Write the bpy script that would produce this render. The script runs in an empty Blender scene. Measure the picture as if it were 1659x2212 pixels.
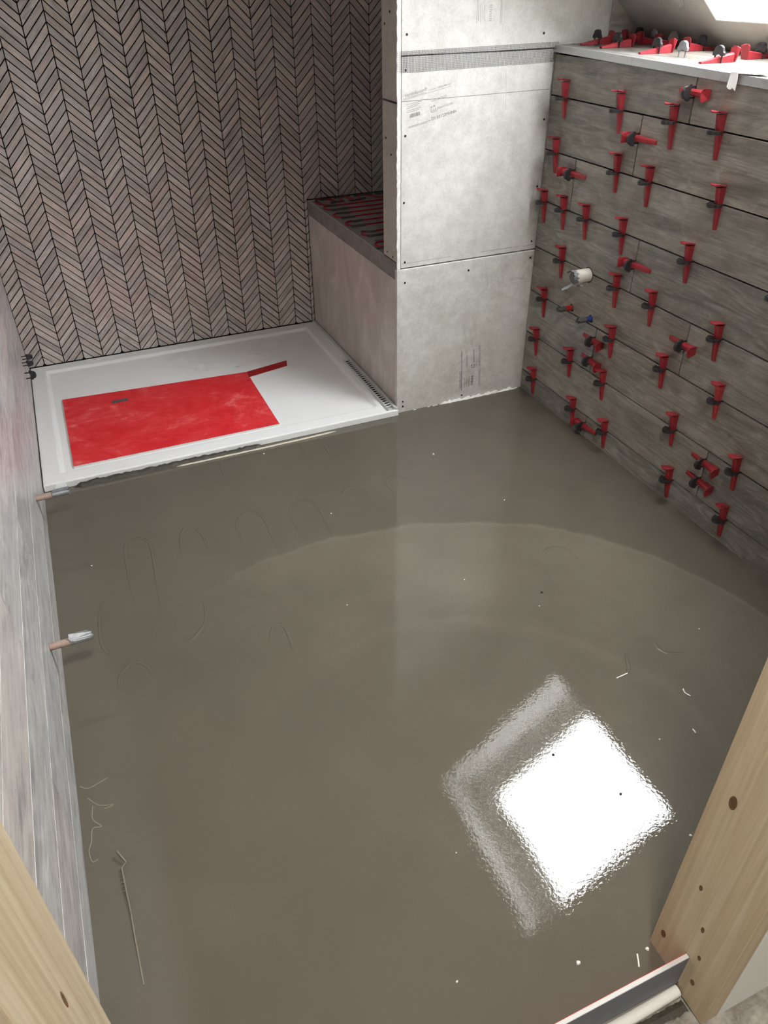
import bpy, math, random
from mathutils import Vector, Matrix

random.seed(7)
S = bpy.context.scene
COL = S.collection

# ---------------------------------------------------------------- camera
CAM_POS = Vector((0.2204, -2.1822, 1.2917))
YAW, PITCH, ROLL = 0.3987, -0.6272, -0.0122
F_PX = 1620.4
fwd = Vector((math.sin(YAW)*math.cos(PITCH), math.cos(YAW)*math.cos(PITCH), math.sin(PITCH)))
rgt = Vector((math.cos(YAW), -math.sin(YAW), 0))
upv = rgt.cross(fwd)
c_r = rgt*math.cos(ROLL) + upv*math.sin(ROLL)
c_u = upv*math.cos(ROLL) - rgt*math.sin(ROLL)
cam_d = bpy.data.cameras.new('camera')
cam = bpy.data.objects.new('camera', cam_d)
COL.objects.link(cam)
M = Matrix((c_r, c_u, -fwd)).transposed().to_4x4()
M.translation = CAM_POS
cam.matrix_world = M
cam_d.sensor_fit = 'VERTICAL'
cam_d.sensor_height = 36.0
cam_d.sensor_width = 27.0
cam_d.lens = F_PX/2212*36.0
cam_d.clip_start = 0.02
S.camera = cam

# ---------------------------------------------------------------- world, light, exposure
world = bpy.data.worlds.new('overcast_sky')
S.world = world
world.use_nodes = True
wn = world.node_tree.nodes['Background']
wn.inputs['Color'].default_value = (0.93, 0.97, 1.0, 1)
wn.inputs['Strength'].default_value = 9.0

# roof slope frame: point = P0 + u*U + y*Y + d*N
P0 = Vector((2.007, 0, 1.126))
SU = Vector((-0.7675, 0, 0.641)); SN = Vector((0.641, 0, 0.7675))
WU0, WU1, WY0, WY1 = 0.07, 0.977, -1.12, -0.36
REVEAL = 0.30
def slope(u, y, d): return P0 + SU*u + SN*d + Vector((0, y, 0))

pl = bpy.data.lights.new('skylight_portal', 'AREA')
pl.shape = 'RECTANGLE'; pl.size = 0.95; pl.size_y = 0.80
pl.cycles.is_portal = True
po = bpy.data.objects.new('skylight_portal', pl)
COL.objects.link(po)
mt = Matrix((SU, Vector((0, 1, 0)), SU.cross(Vector((0, 1, 0))))).transposed().to_4x4()
if mt.col[2].to_3d().dot(SN) < 0:
    mt = Matrix((SU, Vector((0, -1, 0)), SU.cross(Vector((0, -1, 0))))).transposed().to_4x4()
mt.translation = slope((WU0+WU1)/2, (WY0+WY1)/2, REVEAL+0.02)
po.matrix_world = mt

S.view_settings.view_transform = 'Standard'
S.view_settings.look = 'None'
S.view_settings.gamma = 1.0
S.view_settings.use_curve_mapping = False
S.view_settings.exposure = 1.85
S.cycles.max_bounces = 5
S.cycles.diffuse_bounces = 4
S.cycles.glossy_bounces = 3
S.cycles.transparent_max_bounces = 4
S.cycles.caustics_reflective = False
S.cycles.caustics_refractive = False
S.cycles.use_adaptive_sampling = True
S.cycles.adaptive_threshold = 0.08
S.cycles.adaptive_min_samples = 12
S.cycles.sample_clamp_indirect = 8.0
S.cycles.use_denoising = True

# ---------------------------------------------------------------- dimensions (metres)
XC = 1.194          # shower side of the partition / bench front
W = 1.703           # tiled face of the right-hand wall
D = 0.892           # face of the chevron tiles
HT = 1.09           # top of the tiled right-hand wall
TZ = 0.023          # shower tray top
H1, H2 = 0.511, 1.10
BZ = 0.532          # bench top
YF0, YF1 = -1.938, -1.815   # front wall, hall face and room face
CEIL = 2.30

# ---------------------------------------------------------------- helpers
def tag(o, label=None, cat=None, group=None, kind=None):
    if label: o['label'] = label
    if cat: o['category'] = cat
    if group: o['group'] = group
    if kind: o['kind'] = kind
    return o

def empty(name, loc=(0, 0, 0)):
    o = bpy.data.objects.new(name, None)
    o.empty_display_size = 0.03
    COL.objects.link(o); o.location = loc
    return o

class MB:
    """collects polygons and links them as one mesh object"""
    def __init__(self): self.v = []; self.f = []; self.sm = []
    def poly(self, pts, smooth=False):
        n = len(self.v); self.v += [tuple(p) for p in pts]
        self.f.append(list(range(n, n+len(pts)))); self.sm.append(smooth)
    def add(self, verts, faces, smooth=False):
        n = len(self.v); self.v += [tuple(p) for p in verts]
        for f in faces: self.f.append([i+n for i in f]); self.sm.append(smooth)
        return self
    def box(self, a, b):
        x0, y0, z0 = a; x1, y1, z1 = b
        V = [(x0,y0,z0),(x1,y0,z0),(x1,y1,z0),(x0,y1,z0),(x0,y0,z1),(x1,y0,z1),(x1,y1,z1),(x0,y1,z1)]
        return self.add(V, [(0,3,2,1),(4,5,6,7),(0,1,5,4),(1,2,6,5),(2,3,7,6),(3,0,4,7)])
    def hexa(self, bot, top):
        """two matching loops joined into a solid"""
        n = len(bot); V = list(bot)+list(top)
        F = [tuple(reversed(range(n))), tuple(range(n, 2*n))]
        F += [(i, (i+1) % n, n+(i+1) % n, n+i) for i in range(n)]
        return self.add(V, F)
    def tube(self, pts, r, n=8, cap=True, squash=1.0):
        pts = [Vector(p) for p in pts]; rings = []
        rr = r if isinstance(r, (list, tuple)) else [r]*len(pts)
        prev = None
        for i, p in enumerate(pts):
            t = (pts[min(i+1, len(pts)-1)]-pts[max(i-1, 0)]).normalized()
            a = Vector((0, 0, 1)) if abs(t.z) < 0.9 else Vector((1, 0, 0))
            s = t.cross(a).normalized(); u = s.cross(t).normalized()
            rings.append([p+s*math.cos(2*math.pi*k/n)*rr[i]+u*math.sin(2*math.pi*k/n)*rr[i]*squash for k in range(n)])
        V = [q for ring in rings for q in ring]; F = []
        for i in range(len(pts)-1):
            for k in range(n):
                a, b = i*n+k, i*n+(k+1) % n
                F.append((a, b, b+n, a+n))
        self.add(V, F, True)
        if cap:
            self.poly(list(reversed(rings[0]))); self.poly(rings[-1])
        return self
    def build(self, name, mat, parent=None, uv=None, bevel=0.0, seg=2):
        me = bpy.data.meshes.new(name)
        me.from_pydata(self.v, [], self.f)
        me.update()
        for p, s in zip(me.polygons, self.sm): p.use_smooth = s
        box_uv(me, uv)
        if mat: me.materials.append(mat)
        o = bpy.data.objects.new(name, me)
        COL.objects.link(o)
        if parent: o.parent = parent
        if bevel:
            m = o.modifiers.new('edge', 'BEVEL'); m.width = bevel; m.segments = seg; m.limit_method = 'ANGLE'
        return o

def box_uv(me, uv=None):
    """metric uv by dominant normal; uv='y' makes u run along y on horizontal faces"""
    L = me.uv_layers.new(name='UVMap')
    for p in me.polygons:
        n = p.normal; ax = max(range(3), key=lambda i: abs(n[i]))
        for li in p.loop_indices:
            c = me.vertices[me.loops[li].vertex_index].co
            if ax == 0: t = (c.y, c.z)
            elif ax == 1: t = (c.x, c.z)
            else: t = (c.y, c.x)
            if uv == 'z': t = (t[1], t[0])
            L.data[li].uv = t

def box(name, a, b, mat, parent=None, bevel=0.0, uv=None):
    return MB().box(a, b).build(name, mat, parent, uv, bevel)

def srgb(r, g, b):
    f = lambda c: (c/255/12.92) if c/255 <= 0.04045 else ((c/255+0.055)/1.055)**2.4
    return (f(r), f(g), f(b), 1)

# ---------------------------------------------------------------- materials
class NT:
    def __init__(self, name):
        self.m = bpy.data.materials.new(name); self.m.use_nodes = True
        self.t = self.m.node_tree; self.b = self.t.nodes['Principled BSDF']
        self.out = self.t.nodes['Material Output']
    def n(self, typ, **kw):
        o = self.t.nodes.new(typ)
        for k, v in kw.items():
            if k.startswith('_'): setattr(o, k[1:], v)
            else: o.inputs[k.replace('0', ' ')].default_value = v
        return o
    def l(self, a, b): self.t.links.new(a, b)
    def math(self, op, a, b=None, c=None):
        o = self.t.nodes.new('ShaderNodeMath'); o.operation = op
        for i, x in enumerate((a, b, c)):
            if x is None: continue
            if isinstance(x, (int, float)): o.inputs[i].default_value = x
            else: self.l(x, o.inputs[i])
        return o.outputs[0]
    def noise(self, vec, scale, detail=4, rough=0.55, dist=0.0):
        o = self.t.nodes.new('ShaderNodeTexNoise')
        o.inputs['Scale'].default_value = scale; o.inputs['Detail'].default_value = detail
        o.inputs['Roughness'].default_value = rough; o.inputs['Distortion'].default_value = dist
        if vec is not None: self.l(vec, o.inputs['Vector'])
        return o.outputs['Fac']
    def ramp(self, fac, stops):
        o = self.t.nodes.new('ShaderNodeValToRGB'); e = o.color_ramp.elements
        while len(e) > 1: e.remove(e[-1])
        e[0].position = stops[0][0]; e[0].color = stops[0][1]
        for p, c in stops[1:]:
            k = e.new(p); k.color = c
        self.l(fac, o.inputs[0]); return o.outputs[0]
    def mix(self, fac, a, b, mode='MIX'):
        o = self.t.nodes.new('ShaderNodeMix'); o.data_type = 'RGBA'; o.blend_type = mode
        for i, x in ((0, fac), (6, a), (7, b)):
            if isinstance(x, (int, float)): o.inputs[i].default_value = x
            elif isinstance(x, tuple): o.inputs[i].default_value = x
            else: self.l(x, o.inputs[i])
        return o.outputs[2]
    def mapping(self, vec, scale=(1, 1, 1), loc=None, rot=(0, 0, 0)):
        o = self.t.nodes.new('ShaderNodeMapping')
        o.inputs['Scale'].default_value = scale; o.inputs['Rotation'].default_value = rot
        self.l(vec, o.inputs['Vector'])
        if loc is not None: self.l(loc, o.inputs['Location'])
        return o.outputs[0]
    def coord(self, k='Object'): return self.t.nodes.new('ShaderNodeTexCoord').outputs[k]
    def geo(self, k): return self.t.nodes.new('ShaderNodeNewGeometry').outputs[k]
    def bump(self, h, strength=0.2, dist=0.002):
        o = self.t.nodes.new('ShaderNodeBump'); o.inputs['Strength'].default_value = strength
        o.inputs['Distance'].default_value = dist
        self.l(h, o.inputs['Height']); self.l(o.outputs[0], self.b.inputs['Normal'])
    def set(self, **kw):
        for k, v in kw.items():
            self.b.inputs[{'color': 'Base Color', 'rough': 'Roughness', 'metal': 'Metallic', 'spec': 'Specular IOR Level'}.get(k, k)].default_value = v
        return self

def plain(name, col, rough=0.5, metal=0.0, spec=0.5, blot=0.0, bscale=12, bump=0.0):
    k = NT(name); k.set(rough=rough, metal=metal, spec=spec, color=col)
    if blot or bump:
        v = k.coord('Object'); f = k.noise(v, bscale, 5, 0.6)
        if blot:
            lo = tuple(c*(1-blot) for c in col[:3])+(1,); hi = tuple(min(1, c*(1+blot)) for c in col[:3])+(1,)
            k.l(k.ramp(f, [(0.3, lo), (0.7, hi)]), k.b.inputs['Base Color'])
        if bump: k.bump(k.noise(v, bscale*6, 4), bump, 0.001)
    return k.m

def wood_tile(name, dark, mid, light, var=0.28, rough=0.5, warm=0.5, sc=1.0):
    """wood-look porcelain: grain along u, every piece its own shade and its own cut of grain"""
    k = NT(name)
    oi = k.t.nodes.new('ShaderNodeObjectInfo').outputs['Random']
    r = k.math('FRACT', k.math('ADD', oi, k.math('MULTIPLY', k.geo('Random Per Island'), 7.31)))
    cb = k.t.nodes.new('ShaderNodeCombineXYZ')
    k.l(k.math('MULTIPLY', r, 37.0), cb.inputs[0]); k.l(k.math('MULTIPLY', r, 91.0), cb.inputs[1]); k.l(k.math('MULTIPLY', r, 13.0), cb.inputs[2])
    uv = k.t.nodes.new('ShaderNodeUVMap').outputs[0]
    base = k.mapping(uv, (1, 1, 1), cb.outputs[0])
    fine = k.noise(k.mapping(base, (9*sc, 190*sc, 1)), 1.0, 4, 0.7, 0.5)
    broad = k.noise(k.mapping(base, (3.5*sc, 26*sc, 1)), 1.0, 4, 0.6, 1.0)
    cloud = k.noise(k.mapping(base, (13*sc, 22*sc, 1)), 1.0, 5, 0.75, 0.6)
    # cathedral rings: distorted waves, shown on some pieces and in some zones
    warp = k.noise(k.mapping(base, (1.3*sc, 8*sc, 1)), 1.0, 2, 0.5)
    ring = k.math('SINE', k.math('MULTIPLY', warp, 150.0))
    ringmask = k.math('MULTIPLY', k.math('GREATER_THAN', k.math('FRACT', k.math('MULTIPLY', r, 5.7)), 0.45),
                      k.math('SMOOTH_MIN', k.math('MAXIMUM', k.math('MULTIPLY_ADD', cloud, 4.0, -1.7), 0.0), 1.0, 0.2))
    f = k.math('ADD', k.math('MULTIPLY', fine, 0.30), k.math('ADD', k.math('MULTIPLY', broad, 0.40), k.math('MULTIPLY', cloud, 0.30)))
    f = k.math('ADD', f, k.math('MULTIPLY', k.math('MULTIPLY', ring, ringmask), 0.075))
    col = k.ramp(f, [(0.37, dark), (0.49, mid), (0.62, light)])
    # piece to piece: brightness and a cooler or warmer cast
    h = k.math('FRACT', k.math('MULTIPLY', r, 17.77))
    cast = k.ramp(h, [(0.0, (0.86, 0.95, 1.0, 1)), (0.5, (1, 1, 1, 1)), (1.0, (1.06, 0.98, 0.93, 1))])
    col = k.mix(warm, col, cast, 'MULTIPLY')
    val = k.t.nodes.new('ShaderNodeHueSaturation')
    k.l(k.math('MULTIPLY_ADD', k.math('FRACT', k.math('MULTIPLY', r, 3.33)), var*2, 1-var), val.inputs['Value'])
    k.l(col, val.inputs['Color']); k.l(val.outputs[0], k.b.inputs['Base Color'])
    k.set(rough=rough, spec=0.5)
    k.bump(f, 0.12, 0.002)
    return k.m

def board_mat(name, lo, hi):
    k = NT(name); v = k.coord('Object')
    a = k.noise(v, 26, 6, 0.7); b = k.noise(v, 5, 3, 0.5); c = k.noise(v, 160, 2, 0.5)
    f = k.math('ADD', k.math('MULTIPLY', a, 0.5), k.math('ADD', k.math('MULTIPLY', b, 0.3), k.math('MULTIPLY', c, 0.2)))
    k.l(k.ramp(f, [(0.36, lo), (0.62, hi)]), k.b.inputs['Base Color'])
    k.set(rough=0.75, spec=0.25); k.bump(c, 0.08, 0.001)
    return k.m

def pine_mat(name):
    k = NT(name); v = k.coord('Object')
    g = k.noise(k.mapping(v, (60, 130, 1.6)), 1.0, 4, 0.6, 0.3)
    w = k.math('SINE', k.math('MULTIPLY', k.noise(k.mapping(v, (6, 14, 0.8)), 1.0, 2), 90.0))
    f = k.math('MULTIPLY_ADD', w, 0.03, g)
    k.l(k.ramp(f, [(0.25, srgb(178, 158, 128)), (0.5, srgb(196, 178, 149)), (0.78, srgb(210, 195, 169))]), k.b.inputs['Base Color'])
    k.set(rough=0.6, spec=0.3); k.bump(g, 0.1, 0.001)
    return k.m

def screed_mat():
    k = NT('wet_screed'); v = k.coord('Object')
    sep = k.t.nodes.new('ShaderNodeSeparateXYZ'); k.l(v, sep.inputs[0])
    # trowel sweep arcs; outer band also lightened to paint in the partition's reflection
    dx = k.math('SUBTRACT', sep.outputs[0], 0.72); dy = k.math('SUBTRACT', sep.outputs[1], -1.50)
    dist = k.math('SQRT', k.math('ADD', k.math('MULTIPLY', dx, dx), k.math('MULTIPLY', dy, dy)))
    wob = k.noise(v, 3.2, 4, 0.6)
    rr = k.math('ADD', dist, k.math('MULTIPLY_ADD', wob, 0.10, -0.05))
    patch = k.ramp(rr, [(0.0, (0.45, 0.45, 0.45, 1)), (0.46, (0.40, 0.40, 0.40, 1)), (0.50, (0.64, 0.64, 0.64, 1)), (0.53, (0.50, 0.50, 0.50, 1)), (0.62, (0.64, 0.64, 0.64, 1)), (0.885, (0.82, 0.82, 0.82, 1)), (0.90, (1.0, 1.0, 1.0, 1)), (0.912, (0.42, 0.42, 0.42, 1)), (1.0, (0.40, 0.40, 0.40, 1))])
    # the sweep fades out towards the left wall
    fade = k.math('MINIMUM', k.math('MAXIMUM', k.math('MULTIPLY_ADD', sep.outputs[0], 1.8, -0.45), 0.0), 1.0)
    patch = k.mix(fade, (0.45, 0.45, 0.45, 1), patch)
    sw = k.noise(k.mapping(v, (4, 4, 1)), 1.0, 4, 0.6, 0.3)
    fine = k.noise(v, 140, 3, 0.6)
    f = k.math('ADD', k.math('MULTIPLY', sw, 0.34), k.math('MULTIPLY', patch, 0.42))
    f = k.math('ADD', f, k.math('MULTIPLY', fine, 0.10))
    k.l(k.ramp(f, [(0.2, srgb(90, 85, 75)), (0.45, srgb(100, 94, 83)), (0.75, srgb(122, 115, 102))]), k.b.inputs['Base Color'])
    rg = k.ramp(sw, [(0.3, (0.008, 0.008, 0.008, 1)), (0.7, (0.022, 0.022, 0.022, 1))])
    k.l(rg, k.b.inputs['Roughness'])
    k.set(spec=0.5)
    ripple = k.noise(v, 150, 2, 0.5); big = k.noise(v, 9, 2, 0.5)
    h = k.math('ADD', k.math('MULTIPLY', ripple, 0.46), k.math('MULTIPLY', big, 1.6))
    k.bump(h, 0.16, 0.0012)
    return k.m

def red_sheet_mat():
    k = NT('dusty_red_sheet'); v = k.coord('Object')
    d = k.noise(k.mapping(v, (7, 9, 1)), 1.0, 6, 0.68, 1.0); d2 = k.noise(k.mapping(v, (30, 60, 1), rot=(0, 0, 0.5)), 1.0, 4, 0.7)
    sp = k.noise(v, 70, 2)
    f = k.math('ADD', k.math('MULTIPLY', d, 0.7), k.math('MULTIPLY', d2, 0.3))
    col = k.ramp(f, [(0.42, srgb(218, 38, 46)), (0.55, srgb(226, 62, 66)), (0.70, srgb(234, 124, 122))])
    k.l(col, k.b.inputs['Base Color']); k.set(rough=0.6, spec=0.3)
    g = k.math('SINE', k.math('MULTIPLY', k.noise(k.mapping(v, (1, 0, 0)), 1, 0), 900.0))
    k.bump(sp, 0.1, 0.001)
    return k.m

def slab_mat():
    k = NT('grey_porcelain_slab'); v = k.coord('Object')
    a = k.noise(k.mapping(v, (8, 8, 4)), 1.0, 6, 0.62, 1.3); c = k.noise(v, 90, 3, 0.6)
    f = k.math('ADD', k.math('MULTIPLY', a, 0.8), k.math('MULTIPLY', c, 0.2))
    k.l(k.ramp(f, [(0.33, srgb(180, 171, 162)), (0.52, srgb(198, 190, 182)), (0.68, srgb(216, 210, 202))]), k.b.inputs['Base Color'])
    k.set(rough=0.45, spec=0.4)
    return k.m

def dusty_floor_mat():
    k = NT('dusty_subfloor'); v = k.coord('Object')
    a = k.noise(v, 14, 6, 0.7, 0.8); b = k.noise(v, 60, 4, 0.7)
    f = k.math('ADD', k.math('MULTIPLY', a, 0.65), k.math('MULTIPLY', b, 0.35))
    k.l(k.ramp(f, [(0.3, srgb(88, 82, 74)), (0.46, srgb(134, 128, 118)), (0.6, srgb(166, 160, 151)), (0.75, srgb(196, 191, 183))]), k.b.inputs['Base Color'])
    k.set(rough=0.85, spec=0.2); k.bump(b, 0.3, 0.003)
    return k.m

def glass_mat():
    k = NT('window_glass')
    tr = k.t.nodes.new('ShaderNodeBsdfTransparent'); gl = k.t.nodes.new('ShaderNodeBsdfGlossy'); gl.inputs['Roughness'].default_value = 0.02
    fr = k.t.nodes.new('ShaderNodeFresnel'); mx = k.t.nodes.new('ShaderNodeMixShader')
    k.l(fr.outputs[0], mx.inputs[0]); k.l(tr.outputs[0], mx.inputs[1]); k.l(gl.outputs[0], mx.inputs[2])
    k.l(mx.outputs[0], k.out.inputs['Surface'])
    return k.m

def film_mat():
    k = NT('clear_tape_film'); k.set(color=(0.8, 0.82, 0.84, 1), rough=0.15, spec=0.6); k.b.inputs['Alpha'].default_value = 0.35
    return k.m

MAT = dict(
    chev=wood_tile('chevron_wood_tile', srgb(158, 149, 142), srgb(194, 185, 177), srgb(216, 208, 201), 0.13, 0.45, 0.5, 1.5),
    plank=wood_tile('plank_wood_tile', srgb(98, 94, 88), srgb(130, 125, 117), srgb(158, 153, 145), 0.12, 0.42, 0.5),
    planklit=wood_tile('lit_plank_wood_tile', srgb(142, 139, 139), srgb(192, 187, 184), srgb(218, 214, 210), 0.07, 0.38, 0.5),  # lighter copy of the plank tile, left wall's brightness put into its colour
    grout=plain('dark_open_joint', srgb(26, 20, 19), 0.95, 0, 0.1),
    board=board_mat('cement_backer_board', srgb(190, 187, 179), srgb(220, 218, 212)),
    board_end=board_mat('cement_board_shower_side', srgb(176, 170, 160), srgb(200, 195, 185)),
    rawedge=plain('raw_board_edge', srgb(226, 224, 217), 0.9, blot=0.18, bscale=60, bump=0.6),
    seam=plain('board_seam_dark', srgb(52, 46, 58), 0.9),
    print=plain('grey_board_print', srgb(112, 110, 112), 0.8),
    print_light=plain('faded_board_print', srgb(150, 149, 148), 0.8),
    pencil=plain('pencil_line', srgb(128, 126, 124), 0.8),
    screw=plain('dark_screw', srgb(38, 36, 36), 0.5, 0.6),
    mesh_tape=plain('fibre_mesh', srgb(122, 122, 124), 0.7),
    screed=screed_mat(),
    tray=plain('white_acrylic', srgb(240, 241, 240), 0.22, 0, 0.5),
    red=red_sheet_mat(),
    redclean=plain('deep_red_sheet', srgb(166, 16, 28), 0.45),
    core=plain('white_sheet_core', srgb(208, 206, 202), 0.8),
    slab=slab_mat(),
    slabdark=plain('dark_cement_strip', srgb(138, 132, 126), 0.6, blot=0.22, bscale=30),
    benchtop=plain('grey_bench_screed', srgb(180, 176, 170), 0.7, blot=0.1, bscale=14),
    cable=plain('red_cable', srgb(190, 22, 44), 0.4),
    ducttape=plain('dark_duct_tape', srgb(92, 92, 90), 0.5, 0.1, blot=0.2, bscale=40),
    silver=plain('silver_tape', srgb(150, 154, 157), 0.45, 0.5, blot=0.15, bscale=50, bump=0.4),
    wedge=plain('red_plastic', srgb(152, 42, 50), 0.42, blot=0.16, bscale=30),
    wedgeworn=plain('chipped_red_plastic', srgb(180, 58, 62), 0.6, blot=0.4, bscale=70),
    clip=plain('black_plastic', srgb(46, 46, 48), 0.45, bump=0.3, bscale=30),
    clipgrey=plain('dusty_grey_plastic', srgb(132, 134, 138), 0.5),
    wpipe=plain('white_pipe', srgb(214, 208, 196), 0.45, blot=0.05, bscale=40),
    redpipe=plain('red_pipe_tape', srgb(178, 34, 40), 0.4),
    bluepipe=plain('blue_pipe_tape', srgb(44, 62, 122), 0.4),
    copper=plain('dusty_copper', srgb(168, 145, 133), 0.65, 0.15, blot=0.14, bscale=160, bump=0.3),
    hole=plain('dark_hole', srgb(24, 22, 20), 0.95),
    trim=plain('brushed_trim', srgb(196, 197, 196), 0.35, 0.5),
    white=plain('white_filler', srgb(236, 234, 228), 0.7, bump=0.6, bscale=40),
    plaster=plain('white_plaster', srgb(196, 193, 187), 0.8, blot=0.03, bscale=5),
    darkceil=plain('darkened_ceiling_board', srgb(146, 138, 126), 0.85, blot=0.05, bscale=5),  # unseen flat ceiling, toned dark to hold back light on the upper walls
    hallwall=plain('hall_plaster', srgb(234, 234, 230), 0.8, blot=0.03, bscale=5),
    frame=plain('white_window_frame', srgb(242, 242, 240), 0.4),
    lining=plain('white_window_lining', srgb(236, 236, 234), 0.6),
    glass=glass_mat(),
    film=film_mat(),
    pine=pine_mat('pine_board'),
    knot=plain('pine_knot', srgb(112, 78, 50), 0.7, blot=0.3, bscale=80),
    damgrey=plain('blue_grey_backing', srgb(112, 114, 124), 0.6),
    subfloor=dusty_floor_mat(),
    dirt=plain('dark_mortar', srgb(62, 57, 47), 0.5, blot=0.3, bscale=50, bump=0.5),
    channel=plain('translucent_channel', srgb(196, 197, 195), 0.3),
    lamp=plain('added_lamp_rim', srgb(230, 230, 228), 0.4),
    whitecrumb=plain('white_crumb', srgb(240, 238, 232), 0.7),
    darkcrumb=plain('dark_crumb', srgb(40, 36, 30), 0.7),
    ridge=None,
)

def inset_poly(P, d):
    """move every edge of a convex CCW polygon inwards by d"""
    n = len(P); out = []
    for i in range(n):
        a, b, c = P[i-1], P[i], P[(i+1) % n]
        e1 = (b[0]-a[0], b[1]-a[1]); e2 = (c[0]-b[0], c[1]-b[1])
        l1 = math.hypot(*e1) or 1e-9; l2 = math.hypot(*e2) or 1e-9
        n1 = (-e1[1]/l1, e1[0]/l1); n2 = (-e2[1]/l2, e2[0]/l2)
        k = 1+n1[0]*n2[0]+n1[1]*n2[1]
        if k < 0.15: k = 0.15
        out.append((b[0]+(n1[0]+n2[0])*d/k, b[1]+(n1[1]+n2[1])*d/k))
    return out

def clip_poly(P, fn):
    """keep the part of polygon P where fn(p) >= 0"""
    out = []
    for i in range(len(P)):
        a, b = P[i-1], P[i]; fa, fb = fn(a), fn(b)
        if fa >= 0 > fb or fb >= 0 > fa:
            t = fa/(fa-fb); out.append((a[0]+(b[0]-a[0])*t, a[1]+(b[1]-a[1])*t))
        if fb >= 0: out.append(b)
    return out

def area(P): return 0.5*sum(P[i-1][0]*P[i][1]-P[i][0]*P[i-1][1] for i in range(len(P)))

def project(p):
    d = Vector(p)-CAM_POS
    z = d.dot(fwd)
    return (829.5+F_PX*d.dot(c_r)/z, 1106-F_PX*d.dot(c_u)/z) if z > 0.05 else (-9e3, -9e3)

# ================================================================ STRUCTURE
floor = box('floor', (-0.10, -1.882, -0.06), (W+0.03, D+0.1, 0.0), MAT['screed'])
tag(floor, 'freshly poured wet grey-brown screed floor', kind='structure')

# ---- left wall of plank tiles
wl = box('wall_left', (-0.16, YF0, -0.1), (-0.006, D+0.1, CEIL), MAT['grout'])
tag(wl, 'left wall clad in long wood-look plank tiles, lightened to look brightly lit', kind='structure')
def plank(name, x, outward, y0, y1, z0, z1, parent, mat, g=0.0016, th=0.008):
    """tile with a small chamfer; the face is at x and looks towards outward (+1/-1)"""
    P = [(y0+g, z0+g), (y1-g, z0+g), (y1-g, z1-g), (y0+g, z1-g)]
    Q = inset_poly(P, 0.0004)
    mb = MB()
    back = [(x-outward*th, a, b) for a, b in P]; mid = [(x-outward*0.0008, a, b) for a, b in P]; front = [(x, a, b) for a, b in Q]
    if outward < 0: back.reverse(); mid.reverse(); front.reverse()
    n = 4; V = back+mid+front; F = [tuple(range(8, 12))]
    for k in (0, 4): F += [(k+i, k+(i+1) % n, k+4+(i+1) % n, k+4+i) for i in range(n)]
    return mb.add(V, F).build(name, mat, parent)
LZ = [-0.002, 0.075, 0.211, 0.349]+[0.349+0.138*i for i in range(1, 15)]
LJ = {0: [-1.0, 0.2], 1: [-1.275, -0.38, 0.55], 2: [-0.68, 0.5], 3: [-1.10, -0.2], 4: [-1.35, -0.5, 0.4], 5: [-0.9, 0.0]}
rl = random.Random(3)
for i in range(len(LZ)-1):
    z0, z1 = LZ[i], min(LZ[i+1], CEIL)
    js = LJ.get(i) or [rl.uniform(-1.4, -0.9), rl.uniform(-0.4, 0.3)]
    ys = [YF1]+sorted(js)+[D+0.004]
    for a, b in zip(ys, ys[1:]): plank('plank_tile', 0.0, 1, a, b, z0, z1, wl, MAT['planklit'])

# ---- right wall of plank tiles with the ledge on top
wr = MB().box((W+0.006, YF0, -0.1), (2.30, 0.0, HT-0.012)).build('wall_right', MAT['grout'])
tag(wr, 'low right wall clad in grey wood-look plank tiles under a ledge', kind='structure')
RZ = [-0.004, 0.0759, 0.2259, 0.3759, 0.5259, 0.6759, 0.8259, 0.9759, HT-0.006]
RJ = {7: [-0.604, -1.5], 6: [-0.434, -1.33], 5: [-0.174, -1.07], 4: [-0.508, -1.4], 3: [-0.760, -1.66], 2: [-0.391, -1.29], 1: [-0.928], 0: [-0.413, -1.31]}
for i in range(8):
    ys = [YF1]+sorted(RJ[i])+[-0.006]
    for a, b in zip(ys, ys[1:]): plank('plank_tile', W, -1, a, b, RZ[i], RZ[i+1], wr, MAT['plank'], g=0.0019)
# ledge: slightly falling towards the doorway, two rows of tiles and a metal edge trim
def lz(y): return 1.106+0.018*y
def ledge_tile(x0, x1, y0, y1, g=0.0015):
    mb = MB()
    P = [(x0+g, y0+g), (x1-g, y0+g), (x1-g, y1-g), (x0+g, y1-g)]
    return mb.hexa([(x, y, lz(y)-0.009) for x, y in P], [(x, y, lz(y)) for x, y in P]).build('ledge_tile', MAT['plank'], wr, bevel=0.0007)
for x0, x1, ys in ((W+0.004, 1.809, (YF1, -1.05, -0.45, -0.004)), (1.809, 1.966, (YF1, -0.75, -0.004)), (1.966, 2.05, (YF1, -1.2, -0.3, -0.004))):
    for a, b in zip(ys, ys[1:]): ledge_tile(x0, x1, a, b)
tr = MB().hexa([(W-0.002, y, lz(y)-0.019) for y in (YF1, 0)]+[(W+0.004, y, lz(y)-0.019) for y in (0, YF1)],
               [(W-0.002, y, lz(y)+0.0005) for y in (YF1, 0)]+[(W+0.004, y, lz(y)+0.0005) for y in (0, YF1)]).build('edge_trim', MAT['trim'], wr, bevel=0.001)
tr['label'] = 'brushed metal edge trim'

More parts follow.
